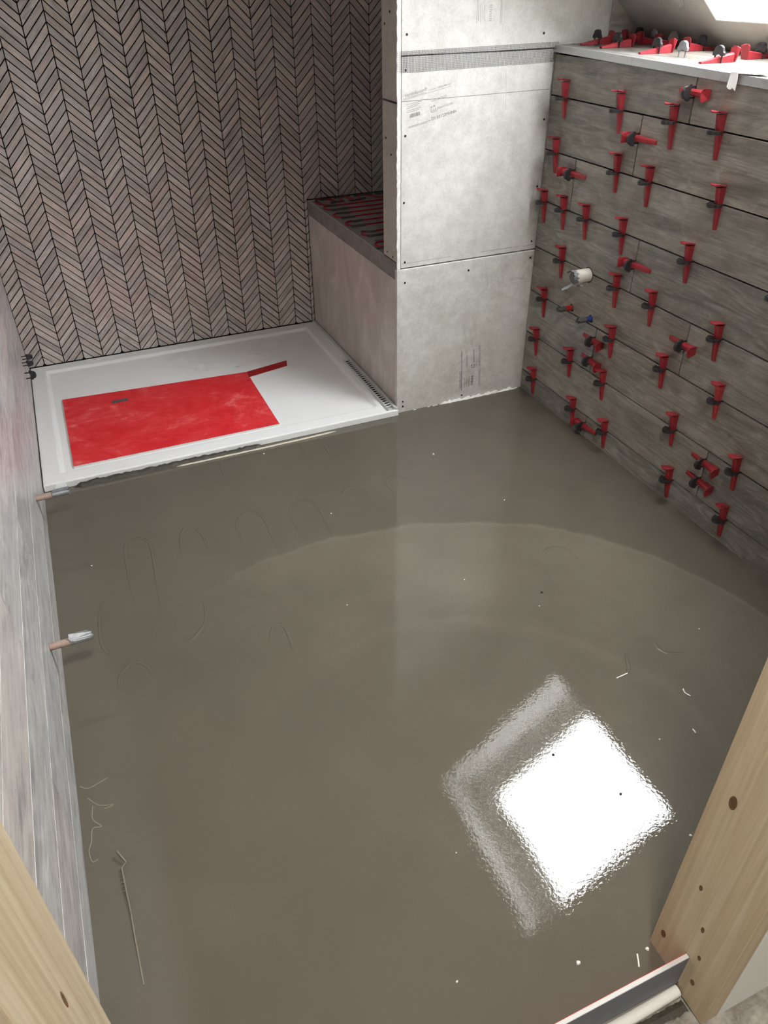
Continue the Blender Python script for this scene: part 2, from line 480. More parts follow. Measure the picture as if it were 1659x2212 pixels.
# ---- back wall with chevron mosaic
wb = MB().box((-0.16, D+0.005, -0.1), (2.3, D+0.12, CEIL)).build('wall_back', MAT['grout'])
tag(wb, 'shower back wall of narrow wood-look tiles laid in chevrons', kind='structure')
CX0, CP, NP, DROP, PEAK = 0.0585, 0.0748, 0.03146, 0.0747, 0.0935
GAP = 0.0016
def chev_poly(k, j):
    x0, x1 = CX0+k*CP, CX0+(k+1)*CP
    zt = PEAK+j*NP
    za, zb = (zt, zt-DROP) if k % 2 == 0 else (zt-DROP, zt)
    return [(x0, za-NP), (x1, zb-NP), (x1, zb), (x0, za)]
def tile_mesh(P, ref, down):
    """P: outline in x,z relative to ref, CCW; chamfered front towards -y"""
    Q = inset_poly(P, 0.0006); n = len(P)
    V = [(x, 0.006, z) for x, z in P]+[(x, 0.0007, z) for x, z in P]+[(x, 0.0, z) for x, z in Q]
    F = [tuple(range(2*n, 3*n))]
    for k in (0, n): F += [(k+i, k+(i+1) % n, k+n+(i+1) % n, k+n+i) for i in range(n)]
    ang = -math.atan2(DROP, CP)*(1 if down else -1)
    ca, sa = math.cos(ang), math.sin(ang)
    UV = [(v[0]*ca+v[2]*sa, -v[0]*sa+v[2]*ca) for v in V]
    return V, F, UV
tiles = []
for k in range(-1, 21):
    for j in range(-3, 52):
        P = chev_poly(k, j)
        P = inset_poly(P, GAP)
        A0 = area(P)
        lo, hi = min(p[1] for p in P), max(p[1] for p in P)
        P2 = clip_poly(P, lambda p: p[0]-0.0015)
        pieces = [P2]
        if max(p[0] for p in P) > XC and lo < BZ+0.004:     # runs into the bench
            a = clip_poly(P2, lambda p: XC-0.0015-p[0])
            b = clip_poly(P2, lambda p: p[0]-XC+0.0015)
            b = clip_poly(b, lambda p: p[1]-BZ-0.004) if b else []
            pieces = [a, b]
        for P2 in pieces:
            if P2: P2 = clip_poly(P2, lambda p: p[1]-TZ-0.002)
            if P2: P2 = clip_poly(P2, lambda p: (1.126+0.835*(2.007-p[0])-0.01)-p[1])
            if not P2 or len(P2) < 3 or area(P2) < 6e-6: continue
            full = abs(area(P2)-A0) < 1e-7
            cx = sum(p[0] for p in P2)/len(P2); cz = sum(p[1] for p in P2)/len(P2)
            pr = [project((p[0], D, p[1])) for p in P2]
            vis = all(0 <= u <= 826 and 0 <= v <= 800 for u, v in pr)
            pa = abs(area(pr)) if vis else 0
            tiles.append((pa, k, j, P2 if not full else P, full, cx, cz))
tiles.sort(key=lambda t: -t[0])
proto = {}
rest = MB(); rest_uv = []
for idx, (pa, k, j, P, full, cx, cz) in enumerate(tiles):
    down = (k % 2 == 0)
    if idx < 300 and pa > 0:
        if full:
            zt = PEAK+j*NP; ref = (CX0+k*CP, zt)
            if down not in proto:
                V, F, UV = tile_mesh([(x-ref[0], z-ref[1]) for x, z in P], ref, down)
                me = bpy.data.meshes.new('chevron_tile'); me.from_pydata(V, [], F); me.update()
                L = me.uv_layers.new(name='UVMap')
                for lp in me.loops: L.data[lp.index].uv = UV[lp.vertex_index]
                me.materials.append(MAT['chev']); proto[down] = me
            me = proto[down]
        else:
            ref = (cx, cz)
            V, F, UV = tile_mesh([(x-cx, z-cz) for x, z in P], ref, down)
            me = bpy.data.meshes.new('chevron_tile'); me.from_pydata(V, [], F); me.update()
            L = me.uv_layers.new(name='UVMap')
            for lp in me.loops: L.data[lp.index].uv = UV[lp.vertex_index]
            me.materials.append(MAT['chev'])
        o = bpy.data.objects.new('chevron_tile', me); COL.objects.link(o); o.parent = wb
        o.location = (ref[0], D+random.uniform(-0.0003, 0.0003), ref[1])
    else:
        V, F, UV = tile_mesh([(x-cx, z-cz) for x, z in P], None, down)
        rest.add([(v[0]+cx, v[1]+D, v[2]+cz) for v in V], F); rest_uv += UV
me = bpy.data.meshes.new('chevron_tile_field'); me.from_pydata(rest.v, [], rest.f); me.update()
L = me.uv_layers.new(name='UVMap')
for lp in me.loops: L.data[lp.index].uv = rest_uv[lp.vertex_index]
me.materials.append(MAT['chev'])
o = bpy.data.objects.new('chevron_tile_field', me); COL.objects.link(o); o.parent = wb; o['kind'] = 'stuff'

o = box('wall_light_stop', (2.14, 0.0, -0.1), (2.34, D+0.12, 1.06), MAT['plaster']); tag(o, 'unseen low wall behind the shower bench, added to stop stray sky light', kind='structure')  # added out of view to block sky light leaking into the niche
# ---- partition wall faced with cement boards
PT = 0.104
wp = MB().box((XC+0.016, 0.014, -0.05), (2.25, PT-0.002, CEIL)).build('wall_partition', MAT['seam'])
tag(wp, 'partition wall faced with pale cement backer boards', kind='structure')
b_up = box('backer_board', (XC+0.0145, 0.0, 1.0975), (1.889, 0.0125, CEIL-0.01), MAT['board'], wp, 0.0008)
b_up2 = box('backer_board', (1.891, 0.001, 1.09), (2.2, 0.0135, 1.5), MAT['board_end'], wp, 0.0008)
b_mid = box('backer_board', (XC+0.0145, 0.0, H1+0.004), (W+0.02, 0.0125, 1.0940), MAT['board'], wp, 0.0008)
b_low = box('backer_board', (XC-0.001, -0.004, -0.004), (W+0.02, 0.0125, H1), MAT['board'], wp, 0.0015)
for z0, z1 in ((BZ+0.003, 0.980), (0.985, CEIL-0.01)):
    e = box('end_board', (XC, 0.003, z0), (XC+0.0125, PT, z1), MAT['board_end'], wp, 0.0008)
# rough sawn front edge of the end boards
mb = MB(); zs = [BZ-0.02+i*0.012 for i in range(int((CEIL-BZ)/0.012))]
re_ = random.Random(5)
L0 = [(XC+re_.uniform(-0.0006, 0.0016), z) for z in zs]
for (xa, za), (xb, zb) in zip(L0, L0[1:]):
    mb.hexa([(xa, -0.001, za), (XC+0.012, -0.001, za), (XC+0.012, 0.004, za), (xa, 0.004, za)],
            [(xb, -0.001, zb), (XC+0.012, -0.001, zb), (XC+0.012, 0.004, zb), (xb, 0.004, zb)])
o = mb.build('sawn_edge', MAT['rawedge'], wp); o['label'] = 'rough white sawn board edge'

def disc(mb, c, nrm, r, h=0.001, n=12):
    c = Vector(c); nrm = Vector(nrm).normalized()
    a = Vector((0, 0, 1)) if abs(nrm.z) < 0.9 else Vector((1, 0, 0))
    s = nrm.cross(a).normalized(); u = s.cross(nrm)
    B = [c+s*math.cos(2*math.pi*i/n)*r+u*math.sin(2*math.pi*i/n)*r for i in range(n)]
    T = [c+nrm*h+(b-c)*0.85 for b in B]
    B.reverse(); T.reverse()
    mb.hexa([tuple(b) for b in B], [tuple(t) for t in T])
def screw(parent, c, nrm):
    mb = MB(); disc(mb, (0, 0, 0), nrm, 0.0034, 0.0009); o = mb.build('screw', MAT['screw'], parent); o.location = c
for x, z in [(1.224, 1.146), (1.661, 1.135)]: screw(b_up, (x, -0.0001, z), (0, -1, 0))
for x, z in [(1.221, 1.062), (1.221, .897), (1.218, .713), (1.692, .909), (1.692, .715), (1.222, .533), (1.692, .541)]: screw(b_mid, (x, -0.0001, z), (0, -1, 0))
for x, z in [(1.221, .468), (1.453, .477), (1.692, .487), (1.216, .041), (1.216, .022), (1.454, .016)]: screw(b_low, (x, -0.0041, z), (0, -1, 0))
for y, z in [(.047, 1.197), (.082, 1.168), (.079, .883), (.041, .843), (.074, .55), (.031, .545)]: screw(e, (XC-0.0001, y, z), (-1, 0, 0))

# fibre mesh tape bedded over the board joint
mb = MB(); z0, z1 = 1.052, 1.112
x0, x1 = XC-0.002, W+0.012; nx = 118; nz = 12
def ztape(x, f):
    t = (x-x0)/(x1-x0)
    return (1.056+0.006*t)+f*(0.051-0.001*t)
for i in range(nx+1):
    x = x0+(x1-x0)*i/nx
    mb.box((x-0.0003, -0.0012, ztape(x, 0)), (x+0.0003, -0.0004, ztape(x, 1)))
for j in range(nz+1):
    f = j/nz
    for i in range(0, nx-1, 2):
        xa = x0+(x1-x0)*i/nx; xb = x0+(x1-x0)*(i+2)/nx
        mb.poly([(xa, -0.001, ztape(xa, f)-0.0003), (xb, -0.001, ztape(xb, f)-0.0003), (xb, -0.001, ztape(xb, f)+0.0003), (xa, -0.001, ztape(xa, f)+0.0003)])
o = mb.build('mesh_tape', MAT['mesh_tape'], wp); o['kind'] = 'stuff'; o['label'] = 'self-adhesive fibre mesh joint tape'

# pencil lines and board print
def strip(mb, a, b, w, y):
    (x0, z0), (x1, z1) = a, b; l = math.hypot(x1-x0, z1-z0); nx, nz = -(z1-z0)/l*w/2, (x1-x0)/l*w/2
    mb.poly([(x0-nx, y, z0-nz), (x1-nx, y, z1-nz), (x1+nx, y, z1+nz), (x0+nx, y, z0+nz)])
mb = MB(); strip(mb, (1.209, 0.986), (W-0.004, 0.991), 0.0014, -0.0003); mb.build('pencil_line', MAT['pencil'], b_mid)
mb = MB(); strip(mb, (1.542, 1.05), (1.552, 0.945), 0.0007, -0.0003); mb.build('pencil_line', MAT['print_light'], b_mid)
mb = MB(); strip(mb, (1.21, .529), (1.387, .530), 0.0009, -0.0003); strip(mb, (1.495, .531), (W-.004, .530), 0.0009, -0.0003); mb.build('pencil_line', MAT['pencil'], b_mid)

def text_mesh(name, txt, p0, p1, y, mat, parent, height=None):
    """lettering on the plane y, baseline from p0 to p1 (x, z)"""
    cu = bpy.data.curves.new(name, 'FONT'); cu.body = txt; cu.size = 1.0
    ob = bpy.data.objects.new(name, cu); COL.objects.link(ob)
    dg = bpy.context.evaluated_depsgraph_get(); me = bpy.data.meshes.new_from_object(ob.evaluated_get(dg))
    bpy.data.objects.remove(ob); bpy.data.curves.remove(cu)
    xs = [v.co.x for v in me.vertices]; lx, hx = min(xs), max(xs)
    L = math.hypot(p1[0]-p0[0], p1[1]-p0[1]); s = L/(hx-lx); sy = (height/0.7) if height else s
    ex = ((p1[0]-p0[0])/L, (p1[1]-p0[1])/L)
    for v in me.vertices:
        a = (v.co.x-lx)*s; b = v.co.y*sy
        v.co = (p0[0]+ex[0]*a-ex[1]*b, y, p0[1]+ex[1]*a+ex[0]*b)
    me.materials.append(mat)
    o = bpy.data.objects.new(name, me); COL.objects.link(o); o.parent = parent
    return o
YM, YL = -0.0004, -0.0044
text_mesh('board_print', 'HardieBacker\u00ae', (1.221, .996), (1.288, 1.0095), YM, MAT['print_light'], b_mid, 0.009)
text_mesh('board_print', '12 mm - 1200 x 800 mm', (1.296, 1.0085), (1.363, 1.0205), YM, MAT['print_light'], b_mid, 0.0045)
text_mesh('board_print', 'JamesHardie', (1.322, .960), (1.374, .971), YM, MAT['print_light'], b_mid, 0.0065)
text_mesh('board_print', 'D1 03122MHNH', (1.305, .932), (1.385, .948), YM, MAT['print'], b_mid, 0.0085)
mb = MB()
strip(mb, (1.214, .989), (1.366, 1.017), 0.0009, YM); strip(mb, (1.213, .992), (1.285, 1.005), 0.0012, YM)
strip(mb, (1.303, .983), (1.351, .995), 0.0011, YM); strip(mb, (1.303, .980), (1.353, .992), 0.0011, YM)
for i in range(5): strip(mb, (1.224+.004*(i % 2), .977-.005*i), (1.262-.006*(i % 3)+.008, .984-.005*i), 0.0012, YM)
strip(mb, (1.230, .920), (1.301, .933), 0.0013, YM); strip(mb, (1.230, .917), (1.29, .928), 0.0013, YM)
rb = random.Random(9); xx = 0.0
while xx < 0.032:
    w = rb.choice((0.0006, 0.001, 0.0016)); strip(mb, (1.236+xx, .943+xx*.19), (1.2345+xx, .952+xx*.19), w, YM); xx += w+rb.choice((0.0006, 0.0012))
mb.build('board_print_lines', MAT['print_light'], b_mid)
def emblem(parent, c, s, y, mat, rot=0.0):
    """small square maker's emblem: a frame holding a bar and dots"""
    mb = MB(); ca, sa = math.cos(rot), math.sin(rot)
    def P(a, b): return (c[0]+(a*ca-b*sa)*s, c[1]+(a*sa+b*ca)*s)
    for a, b in (((-.5, -.5), (.5, -.5)), ((.5, -.5), (.5, .1)), ((-.5, -.5), (-.5, .1)), ((-.5, .45), (-.1, .45)), ((.05, .5), (.5, .5)), ((.05, .35), (.5, .35)), ((-.5, .25), (-.2, .25)), ((-.25, -.2), (.25, -.2))):
        strip(mb, P(*a), P(*b), s*0.12, y)
    mb.build('board_emblem', mat, parent)
emblem(b_mid, (1.309, .962), .015, YM, MAT['print_light'], 0.2)
text_mesh('board_print', 'HardieBacker\u00ae', (1.4475, .043), (1.444, .113), YL, MAT['print'], b_low, 0.006)
text_mesh('board_print', '12 mm - 1200 x 800 mm', (1.4475, .122), (1.4445, .187), YL, MAT['print'], b_low, 0.0035)
text_mesh('board_print', 'JamesHardie', (1.498, .137), (1.495, .191), YL, MAT['print'], b_low, 0.0055)
text_mesh('board_print', 'U21021223A NU1', (1.524, .117), (1.519, .199), YL, MAT['print'], b_low, 0.0065)
text_mesh('board_print', 'CE', (1.5115, .119), (1.5105, .130), YL, MAT['print'], b_low, 0.006)
emblem(b_low, (1.494, .125), .013, YL, MAT['print'], math.pi/2)
mb = MB()
for x, za, zb in ((1.4525, .035, .189), (1.4505, .035, .118), (1.466, .125, .168), (1.4705, .124, .173), (1.463, .045, .086), (1.468, .058, .075), (1.4725, .05, .083), (1.477, .06, .078), (1.481, .045, .085), (1.485, .048, .088), (1.5225, .04, .105), (1.5275, .04, .112)):
    strip(mb, (x, za), (x-(zb-za)*.045, zb), 0.0011, YL)
zz = 0.0
while zz < 0.036:
    w = rb.choice((0.0007, 0.0012, 0.002)); strip(mb, (1.4895, .052+zz), (1.4975, .052+zz), w, YL); zz += w+rb.choice((0.0007, 0.0014))
mb.build('board_print_lines', MAT['print'], b_low)
# print on the upper board
mb = MB()
for i, (x, za, zb) in enumerate(((1.437, 1.165, 1.26), (1.442, 1.17, 1.22), (1.449, 1.165, 1.21), (1.456, 1.175, 1.2), (1.462, 1.17, 1.205), (1.512, 1.16, 1.26), (1.516, 1.165, 1.215))):
    strip(mb, (x, za), (x-.002, zb), 0.0011, YM)
for i in range(9): strip(mb, (1.475, 1.17+i*.0045), (1.484, 1.17+i*.0045), 0.0014, YM)
mb.build('board_print_lines', MAT['print_light'], b_up)

# ---- ceiling: flat part, roof slope with the skylight shaft
mb = MB()
def slab(u0, u1, y0, y1, d0=0.0, d1=REVEAL+0.04):
    mb.hexa([slope(u0, y0, d0), slope(u1, y0, d0), slope(u1, y1, d0), slope(u0, y1, d0)],
            [slope(u0, y0, d1), slope(u1, y0, d1), slope(u1, y1, d1), slope(u0, y1, d1)])
YB, YE = -4.0, D+0.12
slab(-0.40, WU0, YB, YE); slab(WU1, 2.05, YB, YE); slab(WU0, WU1, YB, WY0); slab(WU0, WU1, WY1, YE)
o = mb.build('ceiling', MAT['plaster']); tag(o, 'white plastered sloping attic ceiling', kind='structure')
o = box('ceiling_flat', (-1.1, YB, CEIL), (0.75, YE, CEIL+0.1), MAT['darkceil']); tag(o, 'unseen flat ceiling above the room, darkened to cut bounce light', kind='structure')

# ---- skylight
win = empty('window_1', tuple(slope((WU0+WU1)/2, (WY0+WY1)/2, REVEAL)))
tag(win, 'roof window in the white sloping ceiling', kind='structure')
inv = Matrix.Translation(-Vector(win.location))
def ring(name, w0, w1, d0, d1):
    mb = MB()
    for (ua, ub, ya, yb) in ((WU0+w0, WU0+w1, WY0+w0, WY1-w0), (WU1-w1, WU1-w0, WY0+w0, WY1-w0), (WU0+w1, WU1-w1, WY0+w0, WY0+w1), (WU0+w1, WU1-w1, WY1-w1, WY1-w0)):
        mb.hexa([slope(ua, ya, d0), slope(ub, ya, d0), slope(ub, yb, d0), slope(ua, yb, d0)], [slope(ua, ya, d1), slope(ub, ya, d1), slope(ub, yb, d1), slope(ua, yb, d1)])
    mb.v = [tuple(Vector(v)-win.location) for v in mb.v]
    return mb.build(name, MAT['frame'], win, bevel=0.003)
mb = MB(); t_ = 0.004
for (ua, ub, ya, yb) in ((WU0, WU0+t_, WY0, WY1), (WU1-t_, WU1, WY0, WY1), (WU0+t_, WU1-t_, WY0, WY0+t_), (WU0+t_, WU1-t_, WY1-t_, WY1)):
    mb.hexa([slope(ua, ya, 0.0), slope(ub, ya, 0.0), slope(ub, yb, 0.0), slope(ua, yb, 0.0)], [slope(ua, ya, REVEAL), slope(ub, ya, REVEAL), slope(ub, yb, REVEAL), slope(ua, yb, REVEAL)])
mb.v = [tuple(Vector(v)-win.location) for v in mb.v]
mb.build('window_lining', MAT['lining'], win)
ring('window_frame', 0.0, 0.055, 0.23, REVEAL)
ring('window_sash', 0.055, 0.10, 0.25, REVEAL+0.01)
mb = MB(); m_ = 0.09
mb.poly([Vector(slope(a, b, 0.285))-win.location for a, b in ((WU0+m_, WY0+m_), (WU1-m_, WY0+m_), (WU1-m_, WY1-m_), (WU0+m_, WY1-m_))])
mb.build('window_pane', MAT['glass'], win)

# ---- front wall with the doorway, hall behind the camera
XJ0, XJ1 = 0.092, 0.838
mb = MB()
mb.box((-1.0, YF0, -0.1), (XJ0-0.032, YF1, CEIL)); mb.box((XJ1+0.032, YF0, -0.1), (2.3, YF1, CEIL)); mb.box((XJ0-0.032, YF0, 2.03), (XJ1+0.032, YF1, CEIL))
o = mb.build('wall_front', MAT['hallwall']); tag(o, 'white plastered wall around the doorway', kind='structure')
door = empty('door_1', ((XJ0+XJ1)/2, (YF0+YF1)/2, 0)); tag(door, 'bare pine door lining of the open doorway', kind='structure')
dl = Vector(door.location)
def dbox(name, a, b): return MB().box(tuple(Vector(a)-dl), tuple(Vector(b)-dl)).build(name, MAT['pine'], door, bevel=0.0015)
jl = dbox('door_jamb', (XJ0-0.032, YF0, -0.02), (XJ0, YF1+0.002, 2.03))
jr = dbox('door_jamb', (XJ1, YF0, -0.02), (XJ1+0.032, YF1+0.002, 2.03))
dbox('door_head', (XJ0, YF0, 2.0), (XJ1, YF1+0.002, 2.03))
def knot(parent, x, y, z, ry, rz, sgn):
    mb = MB(); n = 14
    B = [(x+sgn*0.0002, y+math.cos(2*math.pi*i/n)*ry, z+math.sin(2*math.pi*i/n)*rz) for i in range(n)]
    if sgn < 0: B.reverse()
    mb.v = []; mb.poly([tuple(Vector(b)-dl) for b in B]); mb.build('knot', MAT['knot'], parent)
for y, z, a, b in ((-1.83, .055, .005, .009), (-1.90, .04, .004, .007), (-1.88, .165, .003, .007), (-1.853, .235, .003, .006), (-1.845, .43, .006, .013), (-1.893, .105, .003, .006)): knot(jr, XJ1, y, z, a, b, -1)
for y, z, a, b in ((-1.87, .68, .003, .012), (-1.88, .58, .003, .008)): knot(jl, XJ0, y, z, a, b, 1)

mb = MB(); mb.box((-1.0, -3.9, -0.12), (2.3, YF0+0.02, -0.022)); mb.box((0.0, YF0, -0.12), (0.95, -1.882, -0.024))
hf = mb.build('floor_hall', MAT['subfloor']); tag(hf, 'dusty bare subfloor outside the doorway', kind='structure')
mb = MB(); mb.box((-1.1, -4.0, -0.1), (-1.0, YF0, CEIL)); mb.box((-1.1, -4.0, -0.1), (2.3, -3.9, CEIL)); mb.box((1.9, -4.0, -0.1), (2.0, YF0, CEIL))
o = mb.build('wall_hall', MAT['hallwall']); tag(o, 'white walls of the hall outside the doorway', kind='structure')

# unseen hall ceiling lamp, added to light the jambs and hall wall
lampo = empty('added_hall_lamp', (0.42, -2.25, CEIL)); tag(lampo, 'unseen round white lamp added in the hall to light the doorway', 'lamp')
mb = MB(); mb.tube([(0, 0, 0), (0, 0, -0.03)], 0.16, 32); mb.build('added_lamp_base', MAT['lamp'], lampo)
k = NT('added_lamp_diffuser'); k.set(color=(0.9, 0.9, 0.9, 1)); k.b.inputs['Emission Color'].default_value = (1, 0.96, 0.9, 1); k.b.inputs['Emission Strength'].default_value = 2.0
mb = MB(); mb.tube([(0, 0, -0.03), (0, 0, -0.05), (0, 0, -0.06)], [0.155, 0.145, 0.10], 32); mb.build('added_lamp_diffuser', k.m, lampo)
al = bpy.data.lights.new('added_hall_light', 'AREA'); al.shape = 'DISK'; al.size = 0.28; al.energy = 9; al.color = (1, 0.96, 0.9)
ao = bpy.data.objects.new('added_hall_light', al); COL.objects.link(ao); ao.location = (0.42, -2.25, CEIL-0.065)

# ================================================================ SHOWER TRAY, BENCH
mb = MB()
def rect(i, z, y_front=-0.022): return [(0.003+i, y_front+i, z), (XC-0.003-i, y_front+i, z), (XC-0.003-i, D-0.002-i, z), (0.003+i, D-0.002-i, z)]
loops = [rect(0, 0.001), rect(0, TZ-0.004), rect(0.0012, TZ-0.0012), rect(0.004, TZ), rect(0.052, TZ), rect(0.056, TZ-0.0012), rect(0.064, TZ-0.0075), rect(0.068, TZ-0.009)]
for a, b in zip(loops, loops[1:]):
    for i in range(4): mb.poly([a[i], a[(i+1) % 4], b[(i+1) % 4], b[i]])
mb.poly(loops[-1])
o = mb.build('shower_tray', MAT['tray']); tag(o, 'white low-profile rectangular shower tray under the chevron wall', 'shower tray')

bench = empty('shower_bench', (XC, 0.45, 0)); tag(bench, 'built-in shower bench with a grey slab front beside the tray', 'bench')
bl = Vector(bench.location)
def bbox(name, a, b, mat, bevel=0.0): return MB().box(tuple(Vector(a)-bl), tuple(Vector(b)-bl)).build(name, mat, bench, bevel=bevel)
bbox('bench_body', (XC+0.014, PT, 0), (2.135, D-0.0005, BZ-0.004), MAT['benchtop'])
bbox('bench_top', (XC+0.002, PT+0.001, BZ-0.004), (2.135, D-0.0005, BZ), MAT['benchtop'])
bbox('front_panel', (XC, 0.0135, 0.0), (XC+0.013, D-0.0005, 0.476), MAT['slab'], 0.0008)
bbox('edge_strip', (XC+0.0012, 0.0135, 0.477), (XC+0.014, 0.06, BZ-0.002), MAT['slabdark'], 0.0006)
bbox('edge_strip', (XC+0.0012, 0.061, 0.477), (XC+0.014, D-0.0005, BZ-0.002), MAT['slabdark'], 0.0006)
bbox('edge_bead', (XC+0.0008, PT+0.001, BZ-0.002), (XC+0.005, D-0.0005, BZ+0.0005), MAT['trim'], 0.0006)
bbox('edge_bead', (XC+0.006, D-0.0045, BZ-0.002), (2.13, D-0.0005, BZ+0.0006), MAT['channel'], 0.0006)
bbox('corner_bead', (XC-0.0004, 0.887, 0.476), (XC+0.003, D-0.0005, BZ+0.0005), MAT['trim'])

heat = empty('heating_cable', (1.3, 0.5, BZ)); tag(heat, 'red heating cable looped over the shower bench and taped down', 'cable')
hl = Vector(heat.location)
runs = [0.762, 0.700, 0.641, 0.578, 0.517, 0.454, 0.368, 0.315, 0.235, 0.175]
path = []
XR = 1.95
for i, y in enumerate(runs):
    xl = 1.243 if i < 2 else 1.24
    if i % 2 == 0:
        path += [(XR, y), (1.7, y), (1.45, y), (xl+0.03, y-0.004)]
        if i+1 < len(runs):
            yn = runs[i+1]; r = abs(y-yn)/2; cy = (y+yn)/2
            path += [(xl-r*math.sin(a)*1.1, cy+r*math.cos(a)) for a in [math.pi*t/8 for t in range(9)]]
    else:
        path += [(xl+0.03, y), (1.45, y), (1.7, y), (XR, y)]
        if i+1 < len(runs):
            yn = runs[i+1]; r = abs(y-yn)/2; cy = (y+yn)/2
            path += [(XR+r*math.sin(a), cy+r*math.cos(a)) for a in [math.pi*t/6 for t in range(1, 6)]]
wavy = [(1.243, 0.765), (1.216, 0.80), (1.212, 0.84), (1.225, 0.875), (1.25, 0.878), (1.275, 0.855), (1.29, 0.815), (1.305, 0.80), (1.318, 0.83), (1.325, 0.868), (1.345, 0.876), (1.358, 0.84), (1.37, 0.806), (1.39, 0.805), (1.40, 0.85), (1.425, 0.872), (1.45, 0.85), (1.465, 0.81), (1.50, 0.81), (1.52, 0.86), (1.57, 0.87)]
def smooth(P, n=4):
    out = []
    for i in range(len(P)-1):
        p0, p1, p2, p3 = P[max(i-1, 0)], P[i], P[i+1], P[min(i+2, len(P)-1)]
        for k in range(n):
            t = k/n
            out.append(tuple(0.5*((2*p1[d])+(-p0[d]+p2[d])*t+(2*p0[d]-5*p1[d]+4*p2[d]-p3[d])*t*t+(-p0[d]+3*p1[d]-3*p2[d]+p3[d])*t**3) for d in range(len(p1))))
    return out+[P[-1]]
mb = MB()
mb.tube([Vector((x, y, BZ+0.0028))-hl for x, y in path], 0.0028, 6)
mb.tube([Vector((x, y, BZ+0.0030))-hl for x, y in smooth(wavy, 3)], 0.0028, 6)
mb.build('cable', MAT['cable'], heat)
rt = random.Random(4)
for x, y, l, a in ((1.217, .835, .035, 1.6), (1.262, .868, .05, .1), (1.245, .762, .045, -.2), (1.262, .697, .075, .1), (1.252, .638, .05, -.2), (1.247, .572, .05, .05), (1.262, .512, .045, .15), (1.245, .452, .06, .0), (1.247, .366, .055, -.3), (1.252, .313, .06, .05), (1.25, .238, .055, -.25), (1.215, .17, .05, .2), (1.293, .806, .06, .1), (1.335, .876, .07, .1), (1.38, .806, .075, .25), (1.43, .872, .08, .05), (1.51, .862, .06, .0)):
    mb = MB(); ca, sa = math.cos(a), math.sin(a); w = 0.020; n = 7
    prof = [(-w/2, 0.0008), (-0.006, 0.0012), (-0.003, 0.0058), (0, 0.0066), (0.003, 0.0058), (0.006, 0.0012), (w/2, 0.0008)]
    e0 = [rt.uniform(-.004, .004) for _ in prof]; e1 = [rt.uniform(-.004, .004) for _ in prof]
    V = [(-l/2+e0[i], q[0], q[1]) for i, q in enumerate(prof)]+[(l/2+e1[i], q[0], q[1]) for i, q in enumerate(prof)]
    V = [tuple(Vector((x+p[0]*ca-p[1]*sa, y+p[0]*sa+p[1]*ca, BZ+p[2]))-hl) for p in V]
    mb.add(V, [(i, i+n, i+1+n, i+1) for i in range(n-1)])
    mb.build('cable_tape', MAT['ducttape'], heat)

# clear channel lying along the foot of the bench
ch = empty('glazing_channel', (1.165, 0.2, TZ)); tag(ch, 'pale plastic glazing channel with slots lying along the bench foot', 'channel')
cl_ = Vector(ch.location)
mb = MB(); mb.box((-0.012, -0.215, 0.0002), (-0.0098, 0.235, 0.012)); mb.box((0.0098, -0.215, 0.0002), (0.012, 0.235, 0.012)); mb.box((-0.0098, -0.215, 0.0002), (0.0098, 0.235, 0.0015))
mb.build('channel_body', MAT['channel'], ch)
mb = MB(); n = 26
for i in range(n): y = -0.20+i*0.0168; mb.box((-0.0098, y, 0.0065), (0.0098, y+0.006, 0.0085))
mb.build('channel_rungs', MAT['channel'], ch)
mb = MB(); mb.box((-0.0097, -0.19, 0.0016), (0.0097, 0.232, 0.0022)); mb.build('channel_shade', MAT['hole'], ch)
o = box('silicone_bead', (1.180, -0.02, TZ+0.0002), (1.1915, D-0.004, TZ+0.006), MAT['channel'], None, 0.002)
tag(o, 'pale sealing strip along the joint of tray and bench', 'seal')

# red-faced sheet on the tray
def sheet(name, P, z0, th, top, parent, base):
    mb = MB(); B = [tuple(Vector((x, y, z0))-base) for x, y in P]; T = [tuple(Vector((x, y, z0+th))-base) for x, y in P]
    o = mb.hexa(B, T).build(name, MAT['core'], parent)
    mb2 = MB(); mb2.poly([tuple(Vector((x, y, z0+th+0.0003))-base) for x, y in inset_poly(P, 0.0004)])
    t = mb2.build(name+'_face', top, o); return o
ms = empty('red_sheet', (0.45, 0.3, TZ-0.009)); tag(ms, 'dusty red-faced board sheet lying on the white shower tray', 'sheet')
base = Vector(ms.location)
Z = TZ-0.0087
sheet('sheet_panel', [(0.098, .061), (.777, .058), (.779, .510), (.099, .561)], Z, 0.006, MAT['red'], ms, base)
sheet('sheet_tongue', [(.774, .458), (.940, .496), (.954, .547), (.779, .510)], Z+0.0004, 0.006, MAT['redclean'], ms, base)
mb = MB(); mb.box(tuple(Vector((.264, .452, Z+.0066))-base), tuple(Vector((.322, .474, Z+.0072))-base)); o = mb.build('tape_scrap', MAT['ducttape'], ms); o['label'] = 'scrap of grey duct tape'

